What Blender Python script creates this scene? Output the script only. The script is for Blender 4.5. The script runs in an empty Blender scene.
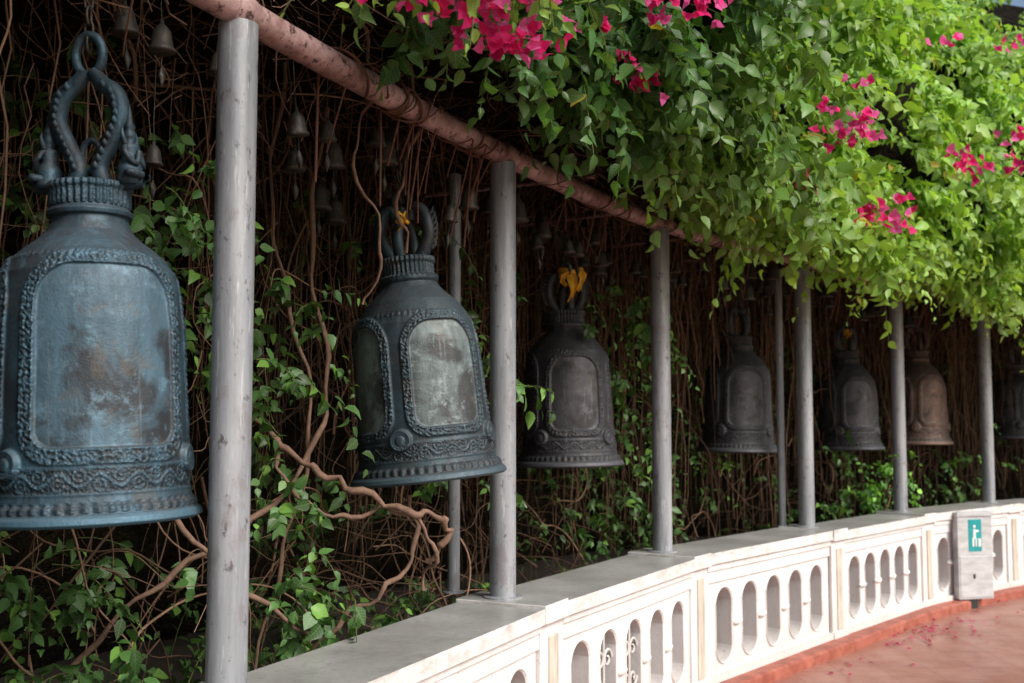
import bpy, bmesh, math, random
import numpy as np
from mathutils import Vector, Matrix
rng=np.random.default_rng(7); random.seed(7)
scene=bpy.context.scene
# ---------------------------------------------------------------- path
PP=np.array([(-2.0,-4.3),(-2.0,-2.4),(-1.85,-.55),(-1.42,1.34),(-.80,3.14),(-.04,4.87),(.89,6.57),(2.16,8.13),(3.33,9.5),(4.56,10.6),(6.0,11.6),(7.6,12.4),(9.3,13.0),(11.1,13.4)])
def path(s,off=0.0):
    s=np.asarray(s,float); off=np.asarray(off,float)
    u=np.clip(s+3,1.0,len(PP)-2.001); i=np.floor(u).astype(int); t=(u-i)[...,None]
    p0,p1,p2,p3=PP[i-1],PP[i],PP[i+1],PP[i+2]
    p=.5*((2*p1)+(-p0+p2)*t+(2*p0-5*p1+4*p2-p3)*t**2+(-p0+3*p1-3*p2+p3)*t**3)
    d=.5*((-p0+p2)+2*(2*p0-5*p1+4*p2-p3)*t+3*(-p0+3*p1-3*p2+p3)*t**2)
    d/=np.linalg.norm(d,axis=-1,keepdims=True)
    n=np.stack([d[...,1],-d[...,0]],-1)
    return p+n*off[...,None], d, n
def P3(s,off,z):
    p,_,_=path(s,off); z=np.broadcast_to(np.asarray(z,float),p[...,0].shape)
    return np.concatenate([p,z[...,None]],-1)
# ---------------------------------------------------------------- mesh helpers
def norm(v): return v/np.maximum(np.linalg.norm(v,axis=-1,keepdims=True),1e-9)
def link(ob,parent=None):
    scene.collection.objects.link(ob)
    if parent: ob.parent=parent
    return ob
def np_mesh(name,V,F,mat,smooth=True,cols=None,parent=None,attrs=None):
    me=bpy.data.meshes.new(name); V=np.asarray(V,np.float32); F=np.asarray(F,np.int32)
    n,k=F.shape
    me.vertices.add(len(V)); me.vertices.foreach_set('co',V.ravel())
    me.loops.add(n*k); me.loops.foreach_set('vertex_index',F.ravel())
    me.polygons.add(n); me.polygons.foreach_set('loop_start',np.arange(0,n*k,k,dtype=np.int32))
    me.polygons.foreach_set('use_smooth',np.full(n,smooth))
    me.update(calc_edges=True)
    if cols is not None:
        a=me.color_attributes.new('Col','FLOAT_COLOR','POINT')
        a.data.foreach_set('color',np.concatenate([cols,np.ones((len(cols),1))],1).astype(np.float32).ravel())
    if attrs:
        for kx,vx in attrs.items():
            a=me.attributes.new(kx,'FLOAT','POINT'); a.data.foreach_set('value',np.asarray(vx,np.float32))
    me.materials.append(mat)
    return link(bpy.data.objects.new(name,me),parent)
class Tubes:
    def __init__(s): s.V=[];s.F=[];s.C=[];s.n=0
    def add(s,pts,r,sides=5,col=(.1,.06,.04)):
        pts=np.asarray(pts,float); m=len(pts); r=np.broadcast_to(np.asarray(r,float),(m,))
        T=norm(np.gradient(pts,axis=0)); ref=np.array([.31,.17,.93]) if abs(T[0][2])<.8 else np.array([1,.2,.1])
        A=norm(np.cross(T,ref)); B=np.cross(T,A)
        an=np.arange(sides)*2*math.pi/sides
        ring=pts[:,None]+r[:,None,None]*(A[:,None]*np.cos(an)[None,:,None]+B[:,None]*np.sin(an)[None,:,None])
        s.V.append(ring.reshape(-1,3))
        i=np.arange(m-1)[:,None]*sides; j=np.arange(sides)[None]; j2=(j+1)%sides
        f=np.stack([i+j,i+j2,i+sides+j2,i+sides+j],-1).reshape(-1,4)+s.n
        s.F.append(f); s.C.append(np.tile(np.asarray(col,float),(m*sides,1))); s.n+=m*sides
    def build(s,name,mat,parent=None):
        return np_mesh(name,np.concatenate(s.V),np.concatenate(s.F),mat,True,np.concatenate(s.C),parent)
def smooth_pts(c,n=8):
    c=np.asarray(c,float); c=np.vstack([2*c[0]-c[1],c,2*c[-1]-c[-2]]); out=[]
    for i in range(1,len(c)-2):
        for t in np.linspace(0,1,n,endpoint=False):
            p0,p1,p2,p3=c[i-1:i+3]
            out.append(.5*((2*p1)+(-p0+p2)*t+(2*p0-5*p1+4*p2-p3)*t**2+(-p0+3*p1-3*p2+p3)*t**3))
    out.append(c[-2]); return np.array(out)
def lathe(prof,seg=24,wob=None):
    prof=np.asarray(prof,float); an=np.arange(seg)*2*math.pi/seg
    V=np.stack([prof[:,0][:,None]*np.cos(an),prof[:,0][:,None]*np.sin(an),np.repeat(prof[:,1][:,None],seg,1)],-1).reshape(-1,3)
    m=len(prof); i=np.arange(m-1)[:,None]*seg; j=np.arange(seg)[None]; j2=(j+1)%seg
    F=np.stack([i+j,i+j2,i+seg+j2,i+seg+j],-1).reshape(-1,4)
    return V,F
# leaves
LT_A=np.array([0,.14,.14,.14,.40,.40,.40,.74,.74,.74,1.0])
LT_B=np.array([0,-.36,0,.36,-.5,0,.5,-.26,0,.26,0])
LT_C=np.array([0,.07,.0,.07,.09,.02,.09,.02,-.02,.02,-.12])
LT_F=np.array([(0,3,2),(0,2,1),(2,3,6),(2,6,5),(1,2,5),(1,5,4),(5,6,9),(5,9,8),(4,5,8),(4,8,7),(8,9,10),(7,8,10)])
LS_A=np.array([0,.36,.36,.36,.7,.7,1.0]); LS_B=np.array([0,-.5,0,.5,-.3,.3,0]); LS_C=np.array([0,.09,0,.09,.0,.0,-.1])
LS_F=np.array([(0,3,2),(0,2,1),(2,3,5),(1,2,4),(2,5,4),(4,5,6)])
def leaves(name,P,D,N,L,W,C,mat,hi=True,parent=None):
    A,B,Cc,F=(LT_A,LT_B,LT_C,LT_F) if hi else (LS_A,LS_B,LS_C,LS_F)
    D=norm(D); N=norm(N-D*np.sum(N*D,-1,keepdims=True)); S=np.cross(D,N)
    curl=rng.uniform(.2,2.2,(len(P),1,1)); k=len(A)
    V=P[:,None]+D[:,None]*(L[:,None]*A)[...,None]+S[:,None]*(W[:,None]*B)[...,None]+N[:,None]*(L[:,None]*Cc)[...,None]*curl
    Fx=(F[None]+(np.arange(len(P))*k)[:,None,None]).reshape(-1,3)
    cols=np.repeat(C,k,axis=0)
    uv=np.tile(A,len(P)); bb=np.tile(B,len(P))
    return np_mesh(name,V.reshape(-1,3),Fx,mat,True,cols,parent,{'along':uv,'side':bb})
# ---------------------------------------------------------------- materials
def newmat(name):
    m=bpy.data.materials.new(name); m.use_nodes=True; nt=m.node_tree
    for n in list(nt.nodes): nt.nodes.remove(n)
    return m,nt
class NB:
    def __init__(s,nt): s.nt=nt
    def n(s,t,**k):
        x=s.nt.nodes.new(t)
        for a,b in k.items(): setattr(x,a,b)
        return x
    def l(s,a,b): s.nt.links.new(a,b)
    def noise(s,vec,scale,detail=4,rough=.6,dist=0):
        x=s.n('ShaderNodeTexNoise'); x.inputs['Scale'].default_value=scale; x.inputs['Detail'].default_value=detail
        x.inputs['Roughness'].default_value=rough; x.inputs['Distortion'].default_value=dist
        if vec is not None: s.l(vec,x.inputs['Vector'])
        return x.outputs['Fac']
    def ramp(s,fac,stops):
        x=s.n('ShaderNodeValToRGB'); e=x.color_ramp.elements
        while len(e)<len(stops): e.new(.5)
        for el,(p,c) in zip(e,stops):
            el.position=p; el.color=(c if isinstance(c,tuple) else (c,c,c))+(1,)
        s.l(fac,x.inputs['Fac']); return x.outputs['Color']
    def mix(s,f,a,b,mode='MIX'):
        x=s.n('ShaderNodeMix',data_type='RGBA',blend_type=mode)
        for sock,v in ((x.inputs[0],f),(x.inputs[6],a),(x.inputs[7],b)):
            if hasattr(v,'links'): s.l(v,sock)
            else: sock.default_value=v if not isinstance(v,tuple) else v+(1,)
        return x.outputs[2]
    def math(s,op,a,b=0.0,c=False):
        x=s.n('ShaderNodeMath',operation=op,use_clamp=c)
        for sock,v in ((x.inputs[0],a),(x.inputs[1],b)):
            if hasattr(v,'links'): s.l(v,sock)
            else: sock.default_value=v
        return x.outputs[0]
    def mapv(s,vec,scale):
        x=s.n('ShaderNodeMapping'); x.inputs['Scale'].default_value=scale; s.l(vec,x.inputs['Vector']); return x.outputs[0]
    def bsdf(s,col,rough=.6,metal=0.0,bump=None,bstr=.3,bdist=.01,spec=.5):
        b=s.n('ShaderNodeBsdfPrincipled'); o=s.n('ShaderNodeOutputMaterial')
        for sock,v in ((b.inputs['Base Color'],col),(b.inputs['Roughness'],rough),(b.inputs['Metallic'],metal)):
            if hasattr(v,'links'): s.l(v,sock)
            else: sock.default_value=v+(1,) if isinstance(v,tuple) else v
        b.inputs['Specular IOR Level'].default_value=spec
        if bump is not None:
            bp=s.n('ShaderNodeBump'); bp.inputs['Strength'].default_value=bstr; bp.inputs['Distance'].default_value=bdist
            s.l(bump,bp.inputs['Height']); s.l(bp.outputs[0],b.inputs['Normal'])
        s.l(b.outputs[0],o.inputs[0]); return b,o
def coords(nb,kind='Object'): return nb.n('ShaderNodeTexCoord').outputs[kind]
def attr(nb,name,out='Fac'): 
    x=nb.n('ShaderNodeAttribute'); x.attribute_name=name; return x.outputs[out]

def leaf_mat(name,trans=.35,rough=.4,vein=True,spec=.4):
    m,nt=newmat(name); nb=NB(nt); c=attr(nb,'Col','Color')
    c2=c
    if vein:
        sd=nb.math('ABSOLUTE',attr(nb,'side')); al=attr(nb,'along')
        w=nb.math('SINE',nb.math('ADD',nb.math('MULTIPLY',al,42.0),nb.math('MULTIPLY',sd,-22.0)))
        v1=nb.math('GREATER_THAN',w,.86); v2=nb.math('LESS_THAN',sd,.035)
        v=nb.math('MAXIMUM',v1,v2)
        c2=nb.mix(nb.math('MULTIPLY',v,.22),c2,(.3,.42,.16))
    b,o=nb.bsdf(c2,rough,0,spec=spec)
    tr=nb.n('ShaderNodeBsdfTranslucent'); nb.l(nb.mix(1.0,c2,(1.35,1.3,.5),'MULTIPLY') if vein else c2,tr.inputs[0])
    mx=nb.n('ShaderNodeMixShader'); mx.inputs[0].default_value=trans
    nb.l(b.outputs[0],mx.inputs[1]); nb.l(tr.outputs[0],mx.inputs[2]); nb.l(mx.outputs[0],o.inputs[0])
    return m
M_leaf=leaf_mat('bougainvillea_leaf',.4,.40); M_leaf2=leaf_mat('vine_leaf',.3,.42)
M_bract=leaf_mat('bract',.45,.6,False,.2)
def twig_mat(bump):
    m,nt=newmat('twig_bark'); nb=NB(nt); c=attr(nb,'Col','Color'); g=nb.n('ShaderNodeNewGeometry').outputs['Position']
    n=nb.noise(g,35,2); col=nb.mix(n,nb.mix(1.0,c,(.5,.5,.5),'MULTIPLY'),nb.mix(1.0,c,(1.6,1.6,1.6),'MULTIPLY'))
    nb.bsdf(col,.85,0,nb.noise(g,140,2) if bump else None,.5,.004,.15); return m
M_twig=twig_mat(False); M_wood=twig_mat(True)
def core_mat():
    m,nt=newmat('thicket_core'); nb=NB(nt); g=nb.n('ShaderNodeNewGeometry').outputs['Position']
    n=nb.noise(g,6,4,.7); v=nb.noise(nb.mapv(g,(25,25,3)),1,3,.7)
    col=nb.ramp(nb.math('MULTIPLY',n,nb.math('ADD',v,.45)),[(.25,(.004,.004,.003)),(.5,(.016,.013,.008)),(.75,(.04,.028,.015))])  # near-black tones: the thicket's shaded depth is put into the colour
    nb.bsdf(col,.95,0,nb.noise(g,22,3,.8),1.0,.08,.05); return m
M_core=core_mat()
def bell_mat(name,dark,pat,pan,metal=.3,rough=.55,hl=1.0):
    m,nt=newmat(name); nb=NB(nt); o=coords(nb)
    info=nb.n('ShaderNodeObjectInfo'); off=nb.n('ShaderNodeVectorMath',operation='ADD'); nb.l(o,off.inputs[0])
    cmb=nb.n('ShaderNodeCombineXYZ'); r7=nb.math('MULTIPLY',info.outputs['Random'],17.0); nb.l(r7,cmb.inputs[0]); nb.l(r7,cmb.inputs[2]); nb.l(cmb.outputs[0],off.inputs[1]); o=off.outputs[0]
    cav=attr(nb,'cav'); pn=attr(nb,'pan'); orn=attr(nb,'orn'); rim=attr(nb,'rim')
    n1=nb.noise(o,5,5,.65,.6); n2=nb.noise(o,28,4,.7); n3=nb.noise(nb.mapv(o,(11,11,2.2)),1,5,.7,.5); n4=nb.noise(o,4.2,4,.6,.5)
    base=nb.mix(nb.ramp(n1,[(.38,0.0),(.62,1.0)]),dark,pat)
    base=nb.mix(nb.math('MULTIPLY',nb.ramp(n2,[(.42,0.0),(.66,1.0)]),.5),base,(.010,.012,.014))
    base=nb.mix(nb.math('MULTIPLY',nb.ramp(nb.noise(o,9,5,.75),[(.54,0.0),(.66,1.0)]),.4),base,(.085,.065,.045))
    st=nb.noise(nb.mapv(o,(26,26,1.8)),1,4,.7)
    base=nb.mix(nb.math('MULTIPLY',nb.ramp(st,[(.55,0.0),(.68,1.0)]),.5),base,tuple(x*1.8+.01 for x in pat))
    pcol=nb.mix(nb.ramp(n3,[(.38,0.0),(.60,1.0)]),nb.mix(.55,pan,dark),pan)
    pcol=nb.mix(nb.math('MULTIPLY',nb.ramp(n4,[(.50,0.0),(.60,1.0)]),.85),pcol,(.022,.021,.022))
    pcol=nb.mix(nb.math('MULTIPLY',nb.ramp(nb.noise(o,12,6,.8),[(.54,0.0),(.66,1.0)]),.6),pcol,tuple(min(1,x*1.8+.03) for x in pan))
    pcol=nb.mix(nb.math('MULTIPLY',nb.ramp(nb.noise(o,8,5,.7,.8),[(.56,0.0),(.66,1.0)]),.4),pcol,(.11,.085,.06))
    pcol=nb.mix(nb.math('MULTIPLY',nb.ramp(nb.noise(nb.mapv(o,(40,40,2.5)),1,4,.75),[(.60,0.0),(.68,1.0)]),.35),pcol,(.20,.24,.25))
    col=nb.mix(pn,base,pcol)
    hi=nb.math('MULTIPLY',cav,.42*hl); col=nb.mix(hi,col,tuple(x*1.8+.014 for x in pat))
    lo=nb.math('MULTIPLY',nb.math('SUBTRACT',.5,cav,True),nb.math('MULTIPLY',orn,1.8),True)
    col=nb.mix(lo,col,(.004,.005,.006))  # ornament crevices darkened, crease shade put into the colour
    col=nb.mix(nb.math('MULTIPLY',rim,.55),col,tuple(x*2.2+.01 for x in pat))  # teal edge highlight put into the rim colour
    lw=nb.n('ShaderNodeNewGeometry'); sx=nb.n('ShaderNodeSeparateXYZ'); nb.l(lw.outputs['Normal'],sx.inputs[0])
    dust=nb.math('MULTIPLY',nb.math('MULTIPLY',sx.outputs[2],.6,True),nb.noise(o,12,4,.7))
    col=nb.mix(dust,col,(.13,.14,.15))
    rg=nb.math('ADD',nb.math('MULTIPLY',n2,.4),rough-.2)
    vor=nb.n('ShaderNodeTexVoronoi'); vor.inputs['Scale'].default_value=120; nb.l(o,vor.inputs['Vector'])
    h=nb.math('ADD',nb.math('MULTIPLY',nb.math('MULTIPLY',vor.outputs[0],orn),1.0),nb.math('MULTIPLY',nb.noise(o,55,4,.8),.7))
    nb.bsdf(col,rg,metal,h,.65,.006); return m
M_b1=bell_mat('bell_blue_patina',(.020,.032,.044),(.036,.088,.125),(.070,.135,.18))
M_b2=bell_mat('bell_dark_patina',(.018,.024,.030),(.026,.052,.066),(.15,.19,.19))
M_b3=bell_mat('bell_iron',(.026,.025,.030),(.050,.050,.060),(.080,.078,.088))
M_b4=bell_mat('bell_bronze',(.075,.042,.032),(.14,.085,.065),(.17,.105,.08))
def simple_mat(name,c1,c2,scale=8,rough=.6,metal=0,bscale=60,bstr=.2,stretch=(1,1,1)):
    m,nt=newmat(name); nb=NB(nt); g=nb.n('ShaderNodeNewGeometry').outputs['Position']
    n=nb.noise(nb.mapv(g,stretch),scale,4,.65)
    nb.bsdf(nb.mix(nb.ramp(n,[(.35,0.0),(.65,1.0)]),c1,c2),rough,metal,nb.noise(g,bscale,3),bstr,.004); return m
def post_mat():
    m,nt=newmat('post_paint'); nb=NB(nt); g=nb.n('ShaderNodeNewGeometry').outputs['Position']
    n=nb.noise(nb.mapv(g,(14,14,1.2)),1,5,.7); col=nb.mix(nb.ramp(n,[(.35,0.0),(.65,1.0)]),(.20,.215,.235),(.37,.385,.41))
    sp=nb.ramp(nb.noise(nb.mapv(g,(30,30,16)),1,5,.75),[(.60,0.0),(.65,1.0)])
    col=nb.mix(nb.math('MULTIPLY',sp,.75),col,(.055,.045,.042))
    sp2=nb.ramp(nb.noise(nb.mapv(g,(8,8,4)),1,5,.75),[(.54,0.0),(.62,1.0)])
    col=nb.mix(nb.math('MULTIPLY',sp2,.4),col,(.17,.13,.125))
    sc=nb.ramp(nb.noise(nb.mapv(g,(60,60,5)),1,3,.7),[(.62,0.0),(.66,1.0)])
    col=nb.mix(nb.math('MULTIPLY',sc,.5),col,(.55,.56,.57))
    nb.bsdf(col,.38,.2,nb.noise(g,80,3,.7),.25,.003); return m
M_post=post_mat()
def beam_mat():
    m,nt=newmat('beam_paint'); nb=NB(nt); g=nb.n('ShaderNodeNewGeometry').outputs['Position']
    n=nb.noise(g,7,5,.7); col=nb.mix(nb.ramp(n,[(.38,0.0),(.62,1.0)]),(.19,.10,.09),(.44,.29,.28))
    sp=nb.ramp(nb.noise(g,26,4,.75),[(.54,0.0),(.63,1.0)]); col=nb.mix(sp,col,(.06,.028,.024))
    nb.bsdf(col,.5,.1,nb.noise(g,60,3,.7),.4,.004); return m
M_beam=beam_mat()
def wall_mat():
    m,nt=newmat('wall_paint'); nb=NB(nt); geo=nb.n('ShaderNodeNewGeometry'); g=geo.outputs['Position']
    sep=nb.n('ShaderNodeSeparateXYZ'); nb.l(geo.outputs['Normal'],sep.inputs[0])
    sp=nb.n('ShaderNodeSeparateXYZ'); nb.l(g,sp.inputs[0])
    st=nb.noise(nb.mapv(g,(22,22,3)),1,4,.6); bl=nb.noise(g,3.0,4,.6)
    col=nb.mix(nb.ramp(bl,[(.3,0.0),(.7,1.0)]),(.62,.60,.58),(.73,.715,.71))
    col=nb.mix(nb.math('MULTIPLY',nb.ramp(st,[(.50,0.0),(.78,1.0)]),.40),col,(.40,.37,.33))
    lowd=nb.math('MULTIPLY',nb.math('SUBTRACT',.38,sp.outputs[2],True),1.6,True)
    col=nb.mix(nb.math('MULTIPLY',lowd,nb.noise(g,6,4)),col,(.40,.28,.23))
    spk=nb.ramp(nb.noise(g,40,5,.75),[(.62,0.0),(.67,1.0)])
    col=nb.mix(nb.math('MULTIPLY',spk,.5),col,(.18,.17,.15))
    edge=nb.math('MULTIPLY',nb.math('MULTIPLY',nb.math('SUBTRACT',sp.outputs[2],.70,True),5.0,True),nb.ramp(nb.noise(nb.mapv(g,(7,7,18)),1,4,.7),[(.45,0.0),(.62,1.0)]))
    col=nb.mix(edge,col,(.33,.31,.27))
    topc=nb.mix(nb.ramp(nb.noise(g,2.6,4,.6),[(.35,0.0),(.65,1.0)]),(.25,.25,.235),(.38,.38,.365))
    topc=nb.mix(nb.math('MULTIPLY',nb.ramp(nb.noise(g,28,4,.7),[(.5,0.0),(.7,1.0)]),.5),topc,(.15,.15,.135))
    tm=nb.math('MULTIPLY',nb.math('GREATER_THAN',sep.outputs[2],.75),nb.math('GREATER_THAN',sp.outputs[2],.76))
    col=nb.mix(tm,col,topc)
    rg=nb.math('SUBTRACT',.7,nb.math('MULTIPLY',tm,.36))
    nb.bsdf(col,rg,0,nb.noise(g,40,5,.75),.35,.006); return m
M_wall=wall_mat()
M_wallin=simple_mat('wall_recess',(.06,.058,.056),(.15,.145,.14),9,.85)  # backing behind the openings, recess shade put into its dark colour
M_pier=simple_mat('pier_paint',(.38,.33,.27),(.60,.55,.47),4,.7,0,50,.3,(6,6,1))
M_kerb=simple_mat('kerb_red',(.24,.065,.04),(.40,.13,.09),9,.55)
def floor_mat():
    m,nt=newmat('floor_red'); nb=NB(nt); g=nb.n('ShaderNodeNewGeometry').outputs['Position']
    n=nb.noise(g,2.2,5,.65); col=nb.mix(nb.ramp(n,[(.35,0.0),(.65,1.0)]),(.28,.115,.08),(.38,.19,.145))
    col=nb.mix(nb.math('MULTIPLY',nb.ramp(nb.noise(g,9,5,.7),[(.5,0.0),(.72,1.0)]),.45),col,(.20,.085,.065))
    br=nb.n('ShaderNodeTexBrick'); br.inputs['Scale'].default_value=1.0; br.inputs['Mortar Size'].default_value=.004
    br.inputs['Brick Width'].default_value=.3; br.inputs['Row Height'].default_value=.3; br.offset=0
    nb.l(g,br.inputs['Vector']); col=nb.mix(nb.math('MULTIPLY',br.outputs['Fac'],.5),col,(.15,.06,.05))
    rg=nb.ramp(nb.noise(g,3,4,.7),[(.3,.28),(.7,.5)])
    nb.bsdf(col,rg,0,nb.noise(g,30,4,.7),.12,.004); return m
M_floor=floor_mat()
M_soil=simple_mat('soil',(.014,.010,.007),(.04,.028,.018),6,.95,0,20,.9)
M_ground=simple_mat('ground_far',(.05,.06,.03),(.12,.10,.06),.5,.95)
M_steel=simple_mat('bin_steel',(.40,.41,.42),(.55,.56,.57),7,.42,.1,60,.1,(1,1,3))
M_green=simple_mat('sign_teal',(.0,.24,.26),(.01,.32,.33),12,.4)
M_white=simple_mat('sign_white',(.7,.7,.68),(.8,.8,.78),12,.4)
M_black=simple_mat('black_rubber',(.015,.015,.015),(.03,.03,.03),12,.7)
M_wire=simple_mat('wire',(.03,.028,.025),(.09,.075,.06),30,.6,.5)
M_yel=simple_mat('yellow_cloth',(.75,.36,.02),(.88,.53,.05),30,.8,0,200,.5)
# ---------------------------------------------------------------- boxes in a frame
def boxes_obj(items,bm=None):
    bm=bm or bmesh.new()
    for (O,t,n,a0,a1,o0,o1,z0,z1,mi) in items:
        vs=[]
        for z in (z0,z1):
            for a,o in ((a0,o0),(a1,o0),(a1,o1),(a0,o1)):
                q=O+t*a+n*o; vs.append(bm.verts.new((q[0],q[1],z)))
        for f in ((0,1,2,3),(7,6,5,4),(0,4,5,1),(1,5,6,2),(2,6,7,3),(3,7,4,0)):
            fc=bm.faces.new([vs[i] for i in f]); fc.material_index=mi
    return bm
def finish_bm(name,bm,mats,bevel=.005,parent=None,smooth=False):
    bmesh.ops.recalc_face_normals(bm,faces=bm.faces)
    me=bpy.data.meshes.new(name); bm.to_mesh(me); bm.free()
    for m in mats: me.materials.append(m)
    ob=link(bpy.data.objects.new(name,me),parent)
    if bevel:
        md=ob.modifiers.new('bev','BEVEL'); md.width=bevel; md.segments=2; md.limit_method='ANGLE'; md.angle_limit=math.radians(50)
    return ob
# ---------------------------------------------------------------- wall
items=[]; holes=[]
for i in range(-2,9):
    A=path(float(i))[0]; B=path(float(i+1))[0]; L=np.linalg.norm(B-A); t=(B-A)/L; n=np.array([t[1],-t[0]])
    a0,a1=.13,L-.13
    dz=rng.uniform(-.010,.004)
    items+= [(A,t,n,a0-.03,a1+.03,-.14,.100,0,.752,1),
             (A,t,n,a0-.004,a1+.004,-.165,.25,.765+dz,.83+dz,0),
             (A,t,n,a0-.006,a1+.006,-.15,.232,.725,.767,0),
             (A,t,n,a0-.005,a1+.005,.05,.240,0,.115,0),
             (A,t,n,a0-.004,a1+.004,.06,.221,.655,.727,0)]
    holes.append((A,t,n,a0,a1))
bm=boxes_obj(items)
for (A,t,n,a0,a1) in holes:
    nh=5; st=.05; cw=(a1-a0-2*st)/nh; z0,z1=.112,.657; fo,bo=.208,.098
    def V(a,o,z): q=A+t*a+n*o; return bm.verts.new((q[0],q[1],z))
    for (x0,x1) in ((a0,a0+st),(a1-st,a1)):
        bm.faces.new([V(x0,fo,z0),V(x1,fo,z0),V(x1,fo,z1),V(x0,fo,z1)])
    for k in range(nh):
        c=a0+st+cw*(k+.5); zc=.39; hw=.098; hh=.218; K=40
        ring=[];rect=[]
        for j in range(K):
            an=2*math.pi*(j+.5)/K
            ca,sa=math.cos(an),math.sin(an)
            x=hw*ca; zz=(hh-hw)*(1 if sa>0 else -1)+hw*sa
            if abs(sa)<.25: zz=(hh-hw)*sa/.25+hw*sa; x=hw*(1 if ca>0 else -1)
            x*=1-.24*math.exp(-(zz/.028)**2)
            ring.append((c+x,zc+zz))
            m=max(abs(ca)/(cw/2),abs(sa)/((z1-z0)/2)); 
            rect.append((c+ca/m,(z0+z1)/2+sa/m))
        for cx,cz in ((c-cw/2,z0),(c+cw/2,z0),(c+cw/2,z1),(c-cw/2,z1)):
            jj=min(range(K),key=lambda j:(rect[j][0]-cx)**2+(rect[j][1]-cz)**2); rect[jj]=(cx,cz)
        vr=[V(x,fo,z) for x,z in rect]; 
        rim=[V(c+(x-c)*1.13,fo,zc+(z-zc)*1.06) for x,z in ring]
        rim2=[V(c+(x-c)*1.08,fo+.010,zc+(z-zc)*1.035) for x,z in ring]
        vh=[V(x,fo+.002,z) for x,z in ring]; vb=[V(x,bo,z) for x,z in ring]
        for j in range(K):
            j2=(j+1)%K
            for a,b in ((vr,rim),(rim,rim2),(rim2,vh),(vh,vb)):
                bm.faces.new((a[j],a[j2],b[j2],b[j]))
    for k in range(1,nh):
        c=a0+st+cw*k; q=A+t*c+n*.210
        mat=Matrix.Translation((q[0],q[1],.39))@Matrix(((t[0],n[0],0,0),(t[1],n[1],0,0),(0,0,1,0),(0,0,0,1)))@Matrix.Diagonal((.060,.026,.024,1))
        bmesh.ops.create_icosphere(bm,subdivisions=2,radius=1,matrix=mat)
finish_bm('balustrade_wall',bm,[M_wall,M_wallin],.004)
items=[]
for i in range(-2,10):
    p,d,n=path(float(i)); 
    items+=[(p,d,n,-.118,.118,-.172,.262,.757,.838,0),(p,d,n,-.118,.118,-.15,.236,0,.758,0),
            (p,d,n,-.045,.045,.2,.247,.13,.70,1),(p,d,n,-.125,.125,.0,.252,0,.118,0)]
finish_bm('balustrade_pier',boxes_obj(items),[M_wall,M_pier],.005)
sc=Tubes()
A,t,n,a0,a1=holes[4]
for kk in (1,2):
    c=A+t*(a0+.05+(a1-a0-.1)/5*(kk+.5))+n*.185
    for sg in (-1,1):
        for vz in (-1,1):
            th=np.linspace(0,2.6*math.pi,24); rr=.052*(1-th/(3.0*math.pi))
            x=sg*(.045+rr*np.cos(th)); z=vz*(.075+rr*np.sin(th))+.39
            sc.add(np.stack([c[0]+t[0]*x,c[1]+t[1]*x,z],-1),.008,6,(.5,.5,.5))
    sc.add([(c[0],c[1],.18),(c[0],c[1],.60)],.008,6,(.5,.5,.5))
sc.build('wall_scroll_ornament',simple_mat('scroll_paint',(.4,.39,.37),(.56,.54,.52),12,.6))
# ---------------------------------------------------------------- ground, floor, kerb, bed
ss=np.linspace(-2,9.5,120)
def strip(name,offs,zs,mat,s=ss,smooth=False):
    V=[];m=len(offs)
    for o,z in zip(offs,zs): V.append(P3(s,np.full(len(s),o),z))
    V=np.stack(V,1).reshape(-1,3); i=np.arange(len(s)-1)[:,None]*m; j=np.arange(m-1)[None]
    F=np.stack([i+j,i+j+1,i+m+j+1,i+m+j],-1).reshape(-1,4)
    return np_mesh(name,V,F,mat,smooth)
bpy.ops.mesh.primitive_plane_add(size=900,location=(0,0,-.03)); g=bpy.context.object; g.name='ground'; g.data.materials.append(M_ground)
strip('walkway_pavement',[.2,1.2,2.2,3.2,4.0],[0.004]*5,M_floor)
strip('walkway_kerb',[.20,.355,.37,.37],[.075,.075,.062,.0],M_kerb)
strip('planting_bed_soil',[-.1,-.5,-1.0,-1.6,-3.2,-3.3],[.35,.42,.4,.5,.6,-.02],M_soil,smooth=True)
# ---------------------------------------------------------------- posts
ph=lathe([(0.0,.838),(.085,.838),(.085,.844),(.0575,.848),(.0575,2.76),(.0,2.765)],28)
for i in range(-1,9):
    p=path(float(i))[0]
    ob=np_mesh('steel_post',ph[0],ph[1],M_post); ob.location=(p[0],p[1],0)
    md=ob.modifiers.new('e','EDGE_SPLIT'); md.split_angle=math.radians(40)
pt=lathe([(0,.83),(.05,.83),(.05,.836),(.028,.838),(.028,2.75),(0,2.76)],18)
for (x,y) in ((-.265,5.06),(2.01,8.26)):
    ob=np_mesh('thin_steel_post',pt[0],pt[1],M_post); ob.location=(x,y,0)
    md=ob.modifiers.new('e','EDGE_SPLIT'); md.split_angle=math.radians(40)
tb=Tubes(); s_=np.linspace(-1.5,8.6,90)
tb.add(P3(s_,np.zeros(90),2.80),.048,16); tb.add(P3(s_,np.full(90,-.09),2.86),.010,8)
for i in np.arange(2.5,8.5,.5):
    tb.add(P3(np.full(2,i),np.array([.05,-1.0]),2.89),.012,8)
for i in range(-1,9):
    tb.add(P3(np.array([i-.03,i-.015,i+.015,i+.03]),np.zeros(4),2.80),[.05,.056,.056,.05],16)
tb.build('pergola_beam',M_beam)
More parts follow.
